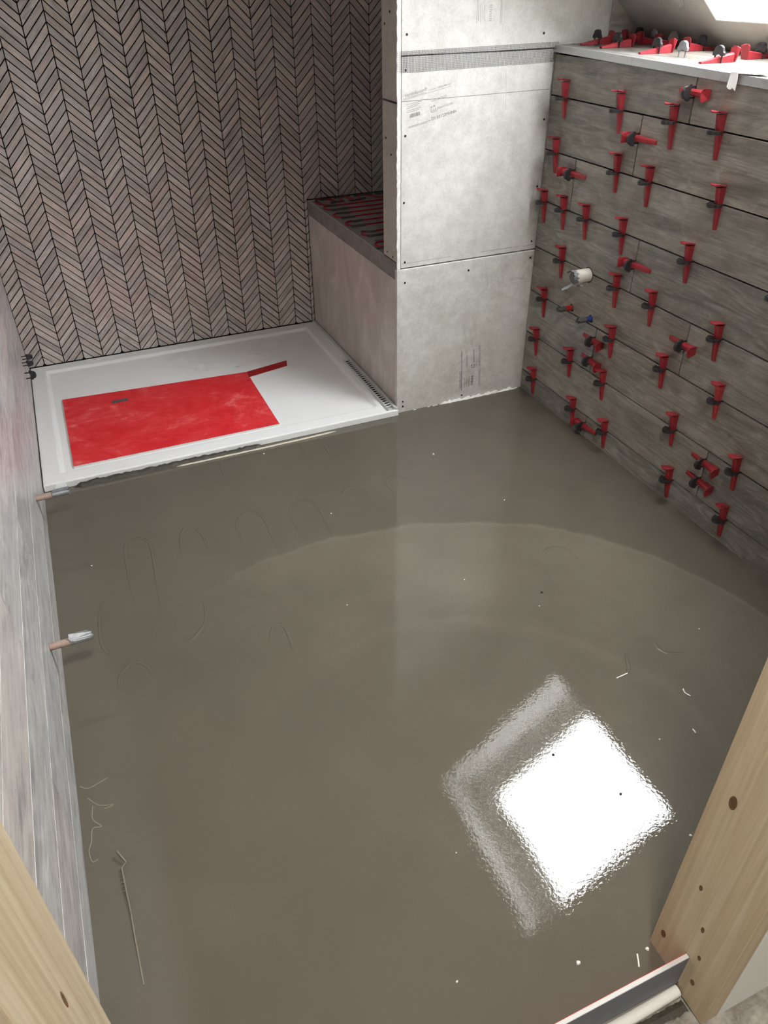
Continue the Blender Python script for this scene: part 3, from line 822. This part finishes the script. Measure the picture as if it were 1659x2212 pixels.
# ================================================================ LEVELLING CLIPS
def clip_bm():
    mb = MB()
    arch = [(0.0150, -0.0135), (0.0155, -0.0175), (0.0215, -0.0180), (0.0255, -0.0145), (0.0325, -0.012), (0.036, -0.0065), (0.037, 0.0), (0.036, 0.0065), (0.0325, 0.012), (0.0255, 0.0145), (0.0215, 0.0180), (0.0155, 0.0175), (0.0150, 0.0135),
            (0.0150, 0.0095), (0.0165, 0.0070), (0.0180, 0.003), (0.0180, -0.003), (0.0165, -0.0070), (0.0150, -0.0095)]
    mb.hexa([(x, y, -0.0034) for x, y in arch], [(x, y, 0.0034) for x, y in arch])
    for s in (-1, 1):
        leg = [(-0.006, s*0.0125), (0.017, s*0.0135), (0.017, s*0.0095), (-0.006, s*0.0100)]
        if s < 0: leg.reverse()
        mb.hexa([(x, y, -0.0011) for x, y in reversed(leg)], [(x, y, 0.0011) for x, y in reversed(leg)])
    # raised rib round the outer edge
    rib = [(0.0335, -0.0095), (0.0365, -0.0045), (0.0372, 0), (0.0365, 0.0045), (0.0335, 0.0095), (0.031, 0.007), (0.0335, 0), (0.031, -0.007)]
    mb.hexa([(x, y, -0.0044) for x, y in rib], [(x, y, 0.0044) for x, y in rib])
    return mb
def wedge_bm():
    """long tapering body, ridge along its outer face; z runs from the tip to the head"""
    mb = MB(); zs = (-0.054, -0.02, 0.043); prof = []
    for z in zs:
        t = (z+0.054)/0.097; th = 0.0045+0.0155*t; w = 0.0055+0.0032*t
        prof.append([(0.0006, -w, z), (th*0.86, -w*0.92, z), (th, -w*0.45, z), (th, w*0.45, z), (th*0.86, w*0.92, z), (0.0006, w, z)])
    V = [p for ring in prof for p in ring]; F = [tuple(range(6)), tuple(reversed(range(12, 18)))]
    F += [(r*6+(i+1) % 6, r*6+i, r*6+6+i, r*6+6+(i+1) % 6) for r in range(2) for i in range(6)]
    mb.add(V, F); return mb
def head_bm():
    """flared striking plate at the thick end"""
    mb = MB(); B = []; T = []
    out = [(0.0008, -0.0105), (0.012, -0.0130), (0.0295, -0.0145), (0.0335, -0.006), (0.0335, 0.006), (0.0295, 0.0145), (0.012, 0.0130), (0.0008, 0.0105)]
    for x, y in out:
        z = 0.0425+0.0045*(y/0.0145)**2+0.003*(x/0.0275)**2
        B.append((x, y, z)); T.append((x, y, z+0.0026))
    mb.hexa(B, T); return mb
CM = {}
for nm, fn, mat in (('clip_bridge', clip_bm, 'clip'), ('wedge', wedge_bm, 'wedge'), ('wedge_head', head_bm, 'wedge')):
    t = fn().build(nm, MAT[mat]); CM[nm] = t.data; bpy.data.objects.remove(t)
gm = CM['clip_bridge'].copy(); gm.materials.clear(); gm.materials.append(MAT['clipgrey']); CM['clip_grey'] = gm
wm = CM['wedge'].copy(); wm.materials.clear(); wm.materials.append(MAT['wedgeworn']); CM['wedge_worn'] = wm
def leveller(loc, out, along, label, group, shift=0.0, tilt=0.0, wedge=True, clip='clip_bridge', body='wedge', roll=0.0):
    """out: away from the tiles; along: from the wedge's tip to its head"""
    out = Vector(out).normalized(); al = Vector(along).normalized(); sd = al.cross(out)
    root = empty('levelling_clip', loc)
    R = Matrix((out, sd, al)).transposed().to_4x4()
    root.matrix_world = Matrix.Translation(loc) @ R @ Matrix.Rotation(roll, 4, 'Z')
    tag(root, label, 'tile clip', group)
    def part(nm, me, parent):
        o = bpy.data.objects.new(nm, me); COL.objects.link(o); o.parent = parent; return o
    part('clip_bridge', CM[clip], root)
    if wedge:
        w = part('wedge', CM[body], root); w.location = (0, 0, shift); w.rotation_euler = (tilt, 0, 0)
        part('wedge_head', CM['wedge_head'], w)
    return root
ORD = ['first', 'second', 'third', 'fourth', 'fifth', 'sixth']
GW = 'tile levelling clips on the right wall'
JN = ['the topmost', 'the second highest', 'the third highest', 'the middle', 'the third lowest', 'the second lowest', 'the lowest']
VW = {0: [(-.083, 1.022, -.090), (-.339, 1.019, -.353), (-.551, 1.013, -.559), (-.708, 1.015, -.719)],
      1: [(-.069, .868, -.076), (-.370, .872, -.375), (-.506, .864, -.511), (-.758, .867, -.768)],
      2: [(-.037, .711, -.046), (-.145, .715, -.154), (-.261, .715, -.270), (-.435, .717, -.445), (-.701, .718, -.712)],
      3: [(-.173, .568, -.174), (-.450, .564, -.456), (-.609, .565, -.614), (-.858, .564, -.868)],
      4: [(-.096, .410, -.108), (-.467, .412, -.479), (-.699, .414, -.709), (-.912, .421, -.918)],
      5: [(-.077, .261, -.090), (-.284, .267, -.291), (-.458, .265, -.475), (-.783, .272, -.800), (-1.021, .267, -1.041)],
      6: [(-.091, .114, -.097), (-.334, .111, -.350), (-.509, .113, -.522), (-.814, .112, -.831), (-1.031, .117, -1.043)]}
JZ = [RZ[7-i] for i in range(7)]
for r, L in VW.items():
    for i, (yh, zh, yt) in enumerate(L):
        worn = (r, i) == (4, 3)
        lab = f'upright red wedge, {ORD[i]} from the backer board on {JN[r]} plank joint'
        if worn: lab = 'chipped upright red wedge in black clip, farthest right on the third lowest plank joint'
        leveller((W, (yh+yt)/2, JZ[r]), (-1, 0, 0), (0, 0, 1), lab, GW, shift=zh-JZ[r]-0.046, tilt=max(-.12, min(.12, (yh-yt)*4)), body='wedge_worn' if worn else 'wedge')
leveller((W, -1.000, JZ[2]), (-1, 0, 0), (0, 0, 1), 'upright red wedge in black clip cut off by the right picture edge', GW)
for y, z, hd, sh, lab in ((-.604, 1.045, -1, 0.005, 'sideways red wedge in black clip on the upright joint nearest the ledge trim'),
                      (-.434, .920, 1, -0.018, 'sideways red wedge on the upright joint just below the topmost plank row'),
                      (-.174, .784, 1, -0.005, 'sideways red wedge in black clip on the upright joint closest to the backer board'),
                      (-.509, .608, 1, -0.014, 'sideways red wedge in black clip on the upright joint above the white waste pipe'),
                      (-.760, .466, -1, -0.006, 'sideways red wedge on the upright joint of the fourth lowest plank row'),
                      (-.391, .335, -1, -0.003, 'upper of two sideways red wedges just below the blue pipe'),
                      (-.391, .268, -1, 0.003, 'lower of two sideways red wedges below the blue pipe, touching an upright wedge'),
                      (-.928, .191, -1, 0.004, 'upper of two close sideways red wedges at lower right of plank wall'),
                      (-.928, .131, -1, 0.002, 'lower of two close sideways red wedges at lower right of plank wall'),
                      (-.413, .042, 1, -0.009, 'sideways red wedge in black clip on the bottom plank row above the floor')):
    leveller((W, y, z), (-1, 0, 0), (0, hd, 0), lab, 'sideways tile levelling clips on the right wall', shift=sh)
GL = 'tile levelling clips on the ledge'
for y, wd, cl, lab in ((-.055, True, 'clip_bridge', 'red wedge in black clip on ledge front row, closest to the backer board'),
                       (-.150, True, 'clip_bridge', 'red wedge in black clip on ledge front row, second from the backer board'),
                       (-.318, True, 'clip_bridge', 'red wedge in black clip on ledge front row, third from the backer board'),
                       (-.418, False, 'clip_grey', 'grey clip without a wedge standing on the ledge'),
                       (-.545, True, 'clip_bridge', 'red wedge in black clip on ledge front row, nearest the white tag')):
    leveller((1.809, y, lz(y)), (0, 0, 1), (1, 0, 0), lab, GL, wedge=wd, clip=cl)
for y, cl, lab in ((-.046, 'clip_bridge', 'red wedge in dark clip deep in the ledge corner under the slope'),
                   (-.118, 'clip_grey', 'red wedge in grey clip on ledge back row, second from the corner'),
                   (-.196, 'clip_grey', 'red wedge in grey clip on ledge back row, third from the corner'),
                   (-.312, 'clip_bridge', 'red wedge in black clip on ledge back row, fourth from the corner'),
                   (-.522, 'clip_bridge', 'red wedge in dark clip on ledge back row, nearest the right picture edge')):
    leveller((1.966, y, lz(y)), (0, 0, 1), (-1, 0, 0), lab, GL, clip=cl, shift=0.002)
# three clips on the left wall in the shower corner
GC = 'clips in the left shower corner'
for y, z, al, cl, lab in ((.69, .150, (0, .75, .66), 'clip_bridge', 'upper flat black clip without wedge on the left wall above the tray corner'),
                          (.63, .150, (0, .75, .66), 'clip_bridge', 'lower flat black clip without wedge on the left wall above the tray corner'),
                          (.60, .118, (0, 1, .15), 'clip_bridge', 'upright black clip without wedge on the left wall at the tray corner')):
    leveller((0, y, z), (1, 0, 0), al, lab, GC, wedge=False, clip=cl)

# ================================================================ PIPES
def pipe_along(name, mat, parent, x0, x1, r, wall=0.0015, n=20, y=0, z=0, open_end=True):
    mb = MB(); V = []; F = []
    rings = [(x0, r), (x1, r), (x1, r-wall), (x0+(x1-x0)*0.3, r-wall)] if open_end else [(x0, r), (x1, r)]
    for x, q in rings: V += [(x, y+math.cos(2*math.pi*i/n)*q, z+math.sin(2*math.pi*i/n)*q) for i in range(n)]
    s = 1 if x1 > x0 else -1
    for k in range(len(rings)-1):
        for i in range(n):
            f = (k*n+i, k*n+(i+1) % n, (k+1)*n+(i+1) % n, (k+1)*n+i)
            F.append(f if s > 0 else tuple(reversed(f)))
    mb.add(V, F, True)
    if not open_end: mb.poly(V[n:2*n])
    return mb.build(name, mat, parent)
def torn_wrap(name, mat, parent, x0, x1, r, a0, a1, seed, jag0=0.0, jag1=0.006, n=18):
    """tape wrapped partly round a pipe, torn ends"""
    rr = random.Random(seed); mb = MB(); V = []; F = []
    for i in range(n+1):
        a = a0+(a1-a0)*i/n; q = r*(1+rr.uniform(0, .05))
        xa = x0+rr.uniform(-1, 1)*jag0; xb = x1+rr.uniform(-1, 1)*jag1
        for x in (xa, (xa+xb)/2, xb): V.append((x, math.cos(a)*q, math.sin(a)*q))
    for i in range(n):
        for k in range(2): F.append((i*3+k, i*3+k+1, i*3+k+4, i*3+k+3))
    return mb.add(V, F).build(name, mat, parent)
def collar(parent, r, dirx):
    mb = MB(); disc(mb, (0, 0, 0), (dirx, 0, 0), r, 0.0004, 24); return mb.build('wall_hole', MAT['hole'], parent)

wp_ = empty('waste_pipe', (W, -0.311, 0.519)); tag(wp_, 'white plastic waste pipe stub with torn silver tape over its mouth', 'pipe')
collar(wp_, 0.0235, -1)
pipe_along('pipe', MAT['wpipe'], wp_, 0.0, -0.056, 0.0205, 0.002)
torn_wrap('tape_cover', MAT['silver'], wp_, -0.052, -0.066, 0.0208, 0.15*math.pi, 1.25*math.pi, 3, 0.006, 0.004)
mb = MB(); mb.poly([(-0.057, math.cos(2*math.pi*i/16)*0.0185, math.sin(2*math.pi*i/16)*0.0185) for i in range(16)]); mb.build('tape_plug', MAT['ducttape'], wp_)
mb = MB(); mb.add([(-0.052, 0.002, -0.017), (-0.052, -0.012, -0.016), (-0.078, -0.006, -0.030), (-0.092, 0.000, -0.036), (-0.086, 0.010, -0.034)], [(0, 1, 2, 3, 4)]); mb.build('tape_flap', MAT['silver'], wp_)
mb = MB(); mb.add([(-0.046, -0.014, -0.0205), (-0.03, -0.016, -0.021), (-0.028, -0.02, -0.027), (-0.036, -0.012, -0.025), (-0.048, -0.008, -0.027)], [(0, 1, 2, 3, 4)]); mb.build('tape_flap', MAT['silver'], wp_)
for nm, y, z, mat, L, lab in (('hot_water_pipe', -.253, .395, 'redpipe', .056, 'pipe stub wrapped in red tape with a grey taped end'), ('cold_water_pipe', -.357, .395, 'bluepipe', .054, 'pipe stub wrapped in blue tape with a grey taped end')):
    t = empty(nm, (W, y, z)); tag(t, lab, 'pipe')
    t.rotation_euler = (0, math.radians(3), math.radians(4))
    collar(t, 0.0125, -1)
    pipe_along('pipe', MAT['ducttape'], t, 0.004, -L+0.004, 0.0078, 0.0015)
    torn_wrap('colour_tape', MAT[mat], t, -0.004 if mat == 'redpipe' else 0.0, -0.030 if mat == 'redpipe' else -0.024, 0.0085, 0, 2*math.pi, 8, 0.001, 0.002)
    torn_wrap('end_tape', MAT['ducttape'], t, -0.030 if mat == 'redpipe' else -0.024, -L, 0.0083, 0, 2*math.pi, 11, 0.001, 0.004)
for y, z, lab, sd in ((-.263, .131, 'dusty copper pipe stub with silver tape, beside the tray', 2), (-.865, .129, 'dusty copper pipe stub with silver tape, nearer the doorway', 6)):
    t = empty('copper_pipe', (0, y, z)); tag(t, lab, 'pipe', 'copper pipe stubs on the left wall')
    t.rotation_euler = (0, math.radians(-1.5), 0)
    collar(t, 0.0095, 1)
    pipe_along('pipe', MAT['copper'], t, -0.004, 0.05, 0.0080, 0.001)
    torn_wrap('end_tape', MAT['silver'], t, 0.043, 0.086, 0.0089, 0, 2*math.pi, sd, 0.001, 0.004)
    mb = MB()
    if sd == 2:
        mb.add([(0.05, 0.004, 0.008), (0.087, 0.003, 0.008), (0.083, 0.020, 0.022), (0.06, 0.018, 0.020)], [(0, 1, 2, 3)]); mb.build('tape_flap', MAT['film'], t)
        mb = MB(); mb.add([(0.044, -0.006, 0.0085), (0.086, -0.006, 0.009), (0.089, 0.007, 0.011), (0.048, 0.008, 0.0105)], [(0, 1, 2, 3)]); mb.build('tape_flap', MAT['silver'], t)
    else:
        mb.add([(0.040, -0.004, 0.009), (0.042, 0.004, 0.017), (0.078, 0.003, 0.016), (0.088, 0.0, 0.010), (0.084, -0.009, 0.003), (0.05, -0.009, 0.004)], [(0, 1, 2, 3, 4, 5)]); mb.build('tape_flap', MAT['silver'], t)

# ================================================================ FLOOR DETAILS
def ridge(P, r=0.0042, h=0.12):
    P3 = smooth([(x, y, 0.0) for x, y in P], 4)
    n = len(P3); rr = [r*min(1, 0.25+i/3, 0.25+(n-1-i)/3) for i in range(n)]
    MB().tube([Vector(p) for p in P3], rr, 8, True, h).build('cable_ridge', MAT['screed'], floor)
for P in ([(0.237, -0.735), (0.257, -0.448), (0.252, -0.4), (0.232, -0.375), (0.206, -0.384), (0.189, -0.417), (0.18, -0.656)],
          [(0.329, -0.501), (0.345, -0.406), (0.377, -0.373), (0.399, -0.43), (0.399, -0.51)],
          [(0.494, -0.512), (0.502, -0.417), (0.545, -0.374), (0.580, -0.429), (0.574, -0.588)],
          [(0.656, -0.602), (0.659, -0.437), (0.69, -0.39), (0.728, -0.39), (0.744, -0.449), (0.733, -0.591)],
          [(0.825, -0.412), (0.849, -0.385), (0.88, -0.382), (0.899, -0.412), (0.902, -0.441)],
          [(0.982, -0.472), (0.98, -0.407), (1.005, -0.381), (1.029, -0.38), (1.051, -0.402), (1.057, -0.416)],
          [(0.544, -0.05), (0.531, -0.104), (0.535, -0.222)], [(0.808, -0.053), (0.801, -0.24)], [(0.884, -0.061), (0.871, -0.262)],
          [(0.107, -0.917), (0.12, -0.871), (0.152, -0.847), (0.179, -0.875), (0.187, -0.923)],
          [(0.343, -0.71), (0.334, -0.778), (0.297, -0.822), (0.272, -0.836)],
          [(0.1, -0.611), (0.089, -0.747), (0.105, -0.811)], [(0.1, -0.611), (0.135, -0.608)],
          [(0.458, -0.918), (0.478, -0.868), (0.501, -0.87), (0.505, -0.914), (0.499, -0.969)],
          [(1.22, -0.908), (1.248, -0.883), (1.283, -0.885), (1.303, -0.912), (1.303, -0.951)],
          [(1.286, -1.259), (1.286, -1.308), (1.309, -1.329), (1.33, -1.335)], [(1.203, -1.279), (1.184, -1.317), (1.168, -1.333)]):
    ridge(P)
# foam-like swirls of laitance near the left wall
for P in ([(0.006, -1.139), (0.021, -1.15), (0.043, -1.145), (0.058, -1.14)], [(0.018, -1.173), (0.037, -1.197), (0.062, -1.206), (0.045, -1.208)],
          [(0.025, -1.192), (0.022, -1.222), (0.036, -1.244), (0.02, -1.242), (0.015, -1.269), (0.009, -1.286), (0.013, -1.309), (0.023, -1.307)]):
    P3 = smooth([(x, y, 0.0002) for x, y in P], 4)
    MB().tube([Vector(p) for p in P3], 0.0012, 6, True, 0.2).build('laitance_swirl', plain('laitance', srgb(132, 126, 111), 0.5), floor)

# mortar squeezed out along the front of the tray
rs = random.Random(12)
def mound(name, mat, P, w, h, label, cat, lump=0.3):
    mb = MB(); pts = []
    for (xa, ya), (xb, yb) in zip(P, P[1:]):
        n = max(2, int(math.hypot(xb-xa, yb-ya)/0.008))
        pts += [(xa+(xb-xa)*i/n, ya+(yb-ya)*i/n) for i in range(n)]
    pts.append(P[-1]); V = []; N = len(pts)
    for i, (x, y) in enumerate(pts):
        e = min(1, i/3, (N-1-i)/3); ww = (w*(1-lump*.7+lump*rs.random()))*e+0.0005; hh = h*(1-lump+1.4*lump*rs.random())*e+0.0003
        j = rs.uniform(-.12, .12)*w
        V += [(x, y+j-ww, 0.0), (x, y+j-ww*.45, hh*.8), (x, y+j+ww*.3, hh), (x, y+j+ww, 0.0)]
    F = [(i*4+k, i*4+4+k, i*4+5+k, i*4+1+k) for i in range(N-1) for k in range(3)]
    o = mb.add(V, F, True).build(name, mat)
    return tag(o, label, cat)
mound('mortar_bead', MAT['dirt'], [(.085, -.030), (.16, -.027), (.30, -.029), (.45, -.029), (.62, -.03), (.70, -.031)], .0105, .012, 'dark wet mortar squeezed out along the tray front', 'mortar')
mound('adhesive_bead', plain('cream_adhesive', srgb(206, 196, 176), 0.7), [(.40, -.040), (.52, -.041), (.66, -.042), (.84, -.040), (.95, -.036)], .0035, .003, 'thin cream line of adhesive in front of the tray', 'adhesive')
mound('filler_bead', MAT['white'], [(1.36, -.008), (1.42, -.0085), (1.50, -.009), (1.60, -.0085), (1.692, -.008)], 0.0045, .0085, 'lumpy white filler bead at the foot of the backer board', 'filler', 0.85)
for x, s_, n_ in ((1.262, .003, 'first'), (1.318, .0022, 'second'), (1.338, .0025, 'third'), (1.348, .002, 'fourth')):
    mound('filler_crumb', MAT['white'], [(x-.006, -.008), (x+.006, -.008)], s_, s_*1.6, f'{n_} small filler crumb from the shower side at the backer board foot', 'filler')['group'] = 'filler crumbs'

def crumb(x, y, s, mat, label, grp, z=0.0):
    rr = random.Random(int(x*1e4)); n = 7; mb = MB()
    B = [(math.cos(2*math.pi*i/n)*s*rr.uniform(.6, 1.2), math.sin(2*math.pi*i/n)*s*rr.uniform(.6, 1.2), 0) for i in range(n)]
    T = [(b[0]*.6, b[1]*.6, s*rr.uniform(.4, .7)) for b in B]
    o = mb.hexa(B, T).build('crumb', mat); o.location = (x, y, z); tag(o, label, 'crumb', grp)
for x, y, s, lab in ((1.188, -.309, .004, 'largest white crumb on the floor before the backer board'),
                     (.985, -.901, .002, 'tiny white crumb at the middle of the floor inside the trowel arc'),
                     (1.266, -.63, .0022, 'tiny white crumb between the trowel arc and the plank wall'),
                     (.68, -.078, .0028, 'white crumb on the floor just in front of the shower tray'),
                     (.098, -.446, .0024, 'white crumb on the floor near the farther copper pipe'),
                     (.711, -1.796, .004, 'large white crumb near the threshold strip'),
                     (.826, -1.823, .0035, 'white crumb at the foot of the pine jamb'),
                     (1.027, -1.696, .003, 'white crumb beside the pine jamb level with the window reflection'),
                     (1.116, -1.504, .002, 'tiny white crumb right of the window reflection'),
                     (.768, -.483, .002, 'tiny white crumb among the cable ridges left of centre'),
                     (.671, -.867, .002, 'tiny white crumb left of centre inside the trowel arc'),
                     (1.108, -1.065, .002, 'tiny white crumb just below the largest dark crumb'),
                     (.52, -1.743, .0022, 'white crumb at the bottom of the floor left of the threshold strip'),
                     (.618, -1.554, .0018, 'tiny white crumb left of the window reflection'),
                     (1.415, -1.287, .0018, 'tiny white crumb in the dark floor beside the plank wall')):
    crumb(x, y, s, MAT['whitecrumb'], lab, 'white crumbs in the screed')
for x, y, s, lab in ((1.141, -1.025, .004, 'largest dark crumb on the open floor above the window reflection'), (.963, -1.575, .0035, 'dark crumb in the middle of the window reflection'), (.895, -1.448, .0035, 'dark crumb at the upper edge of the window reflection')):
    crumb(x, y, s, MAT['darkcrumb'], lab, 'dark crumbs in the screed')
for P, lab in (([(1.137, -1.335), (1.154, -1.334), (1.168, -1.333)], 'pale twig-like shaving on the floor above the reflection'),
               ([(1.251, -1.419), (1.247, -1.429), (1.252, -1.441)], 'longer curved white shaving near the pine jamb'),
               ([(1.195, -1.512), (1.194, -1.522)], 'short white shaving near the pine jamb'),
               ([(.805, -1.823), (.799, -1.834), (.795, -1.84)], 'white shaving lying inside the red threshold strip')):
    P3 = smooth([(x, y, 0.0014) for x, y in P], 4)
    o = MB().tube([Vector(p) for p in P3], [0.0014]*len(P3), 6).build('shaving', MAT['whitecrumb']); tag(o, lab, 'shaving', 'pale shavings on the screed')
# bent wire end sticking out of the screed near the left wall
w = empty('wire_offcut', (0.064, -1.4, 0)); tag(w, 'thin bent wire offcut half sunk in the screed near left wall', 'wire')
wl_ = Vector(w.location); wm_ = plain('grubby_wire', srgb(120, 112, 98), 0.5)
P3 = [(.057, -1.312, .010), (.069, -1.337, .006), (.060, -1.345, .004), (.062, -1.39, .003), (.064, -1.43, .0025), (.064, -1.464, .001), (.066, -1.551, -.001)]
MB().tube([Vector(p)-wl_ for p in P3], 0.0018, 6).build('wire', wm_, w)
for y in (-1.363, -1.371, -1.379, -1.388):
    MB().tube([Vector((.0615, y, .003))-wl_, Vector((.055, y-.002, .006))-wl_], [.0009, .0004], 5).build('wire_barb', wm_, w)

# threshold dam: sheet offcut on edge between the jambs, red inside, grey outside
dm = empty('threshold_dam', ((XJ0+XJ1)/2, -1.882, -0.024)); tag(dm, 'board strip on edge across the doorway, red inside and grey outside', 'threshold strip')
db = Vector(dm.location)
def dmb(name, a, b, mat, bev=0): return MB().box(tuple(Vector(a)-db), tuple(Vector(b)-db)).build(name, mat, dm, bevel=bev)
dmb('strip_core', (XJ0+.001, -1.8805, -0.024), (XJ1-.001, -1.8745, 0.082), MAT['core'])
dmb('strip_inner_face', (XJ0+.001, -1.8745, -0.024), (XJ1-.001, -1.8738, 0.0815), MAT['red'])
dmb('strip_outer_face', (XJ0+.001, -1.8812, -0.024), (XJ1-.001, -1.8805, 0.0815), MAT['damgrey'])
P3 = smooth([(XJ0+.004, -1.887, 0), (.3, -1.8885, .001), (.6, -1.888, 0), (.74, -1.8885, .001), (XJ1-.004, -1.887, .006)], 8)
o = MB().tube([Vector(p)+Vector((0, 0, -.018)) for p in P3], 0.0095, 10).build('sealant_bead', MAT['white']); tag(o, 'white sealant bead along the outer foot of the threshold strip', 'sealant')
mb = MB(); rg = random.Random(21); N = 60; V = []
for i in range(N+1):
    x = .50+(XJ1-.503)*i/N; e = min(1, i/6)
    V += [(x, -1.8985+rg.uniform(-.001, .001), -.0222), (x, -1.906, -.0222+.0014*e), (x, -1.9135-rg.uniform(0, .003), -.0222)]
mb.add(V, [(i*3+k, i*3+1+k, i*3+4+k, i*3+3+k) for i in range(N) for k in range(2)]); o = mb.build('grit_line', MAT['dirt']); tag(o, 'dark grit line on the subfloor before the threshold', 'grit')

# white protective tag hanging over the ledge trim
tg = empty('film_tag', (W-0.003, -0.722, lz(-.722))); tag(tg, 'white folded film tag hanging over the ledge trim', 'tag')
mb = MB(); q = [(-0.011, 0.004), (0.009, 0.004), (0.012, -0.010), (0.014, -0.031), (0.006, -0.026), (0.0, -0.030), (-0.007, -0.029), (-0.013, -0.026), (-0.013, -0.008)]
mb.hexa([(-0.0035-.003*abs(b)/.03, -a, b) for a, b in q], [(-0.0048-.003*abs(b)/.03, -a, b) for a, b in q]); mb.build('tag_flap', MAT['whitecrumb'], tg)
mb = MB(); mb.add([(-0.004, -0.011, 0.004), (-0.004, 0.011, 0.004), (0.03, 0.008, 0.006), (0.05, -0.03, 0.004), (0.03, -0.07, 0.006), (0.004, -0.05, 0.003)], [(0, 1, 2, 3, 4, 5)]); mb.build('tag_film', MAT['whitecrumb'], tg)
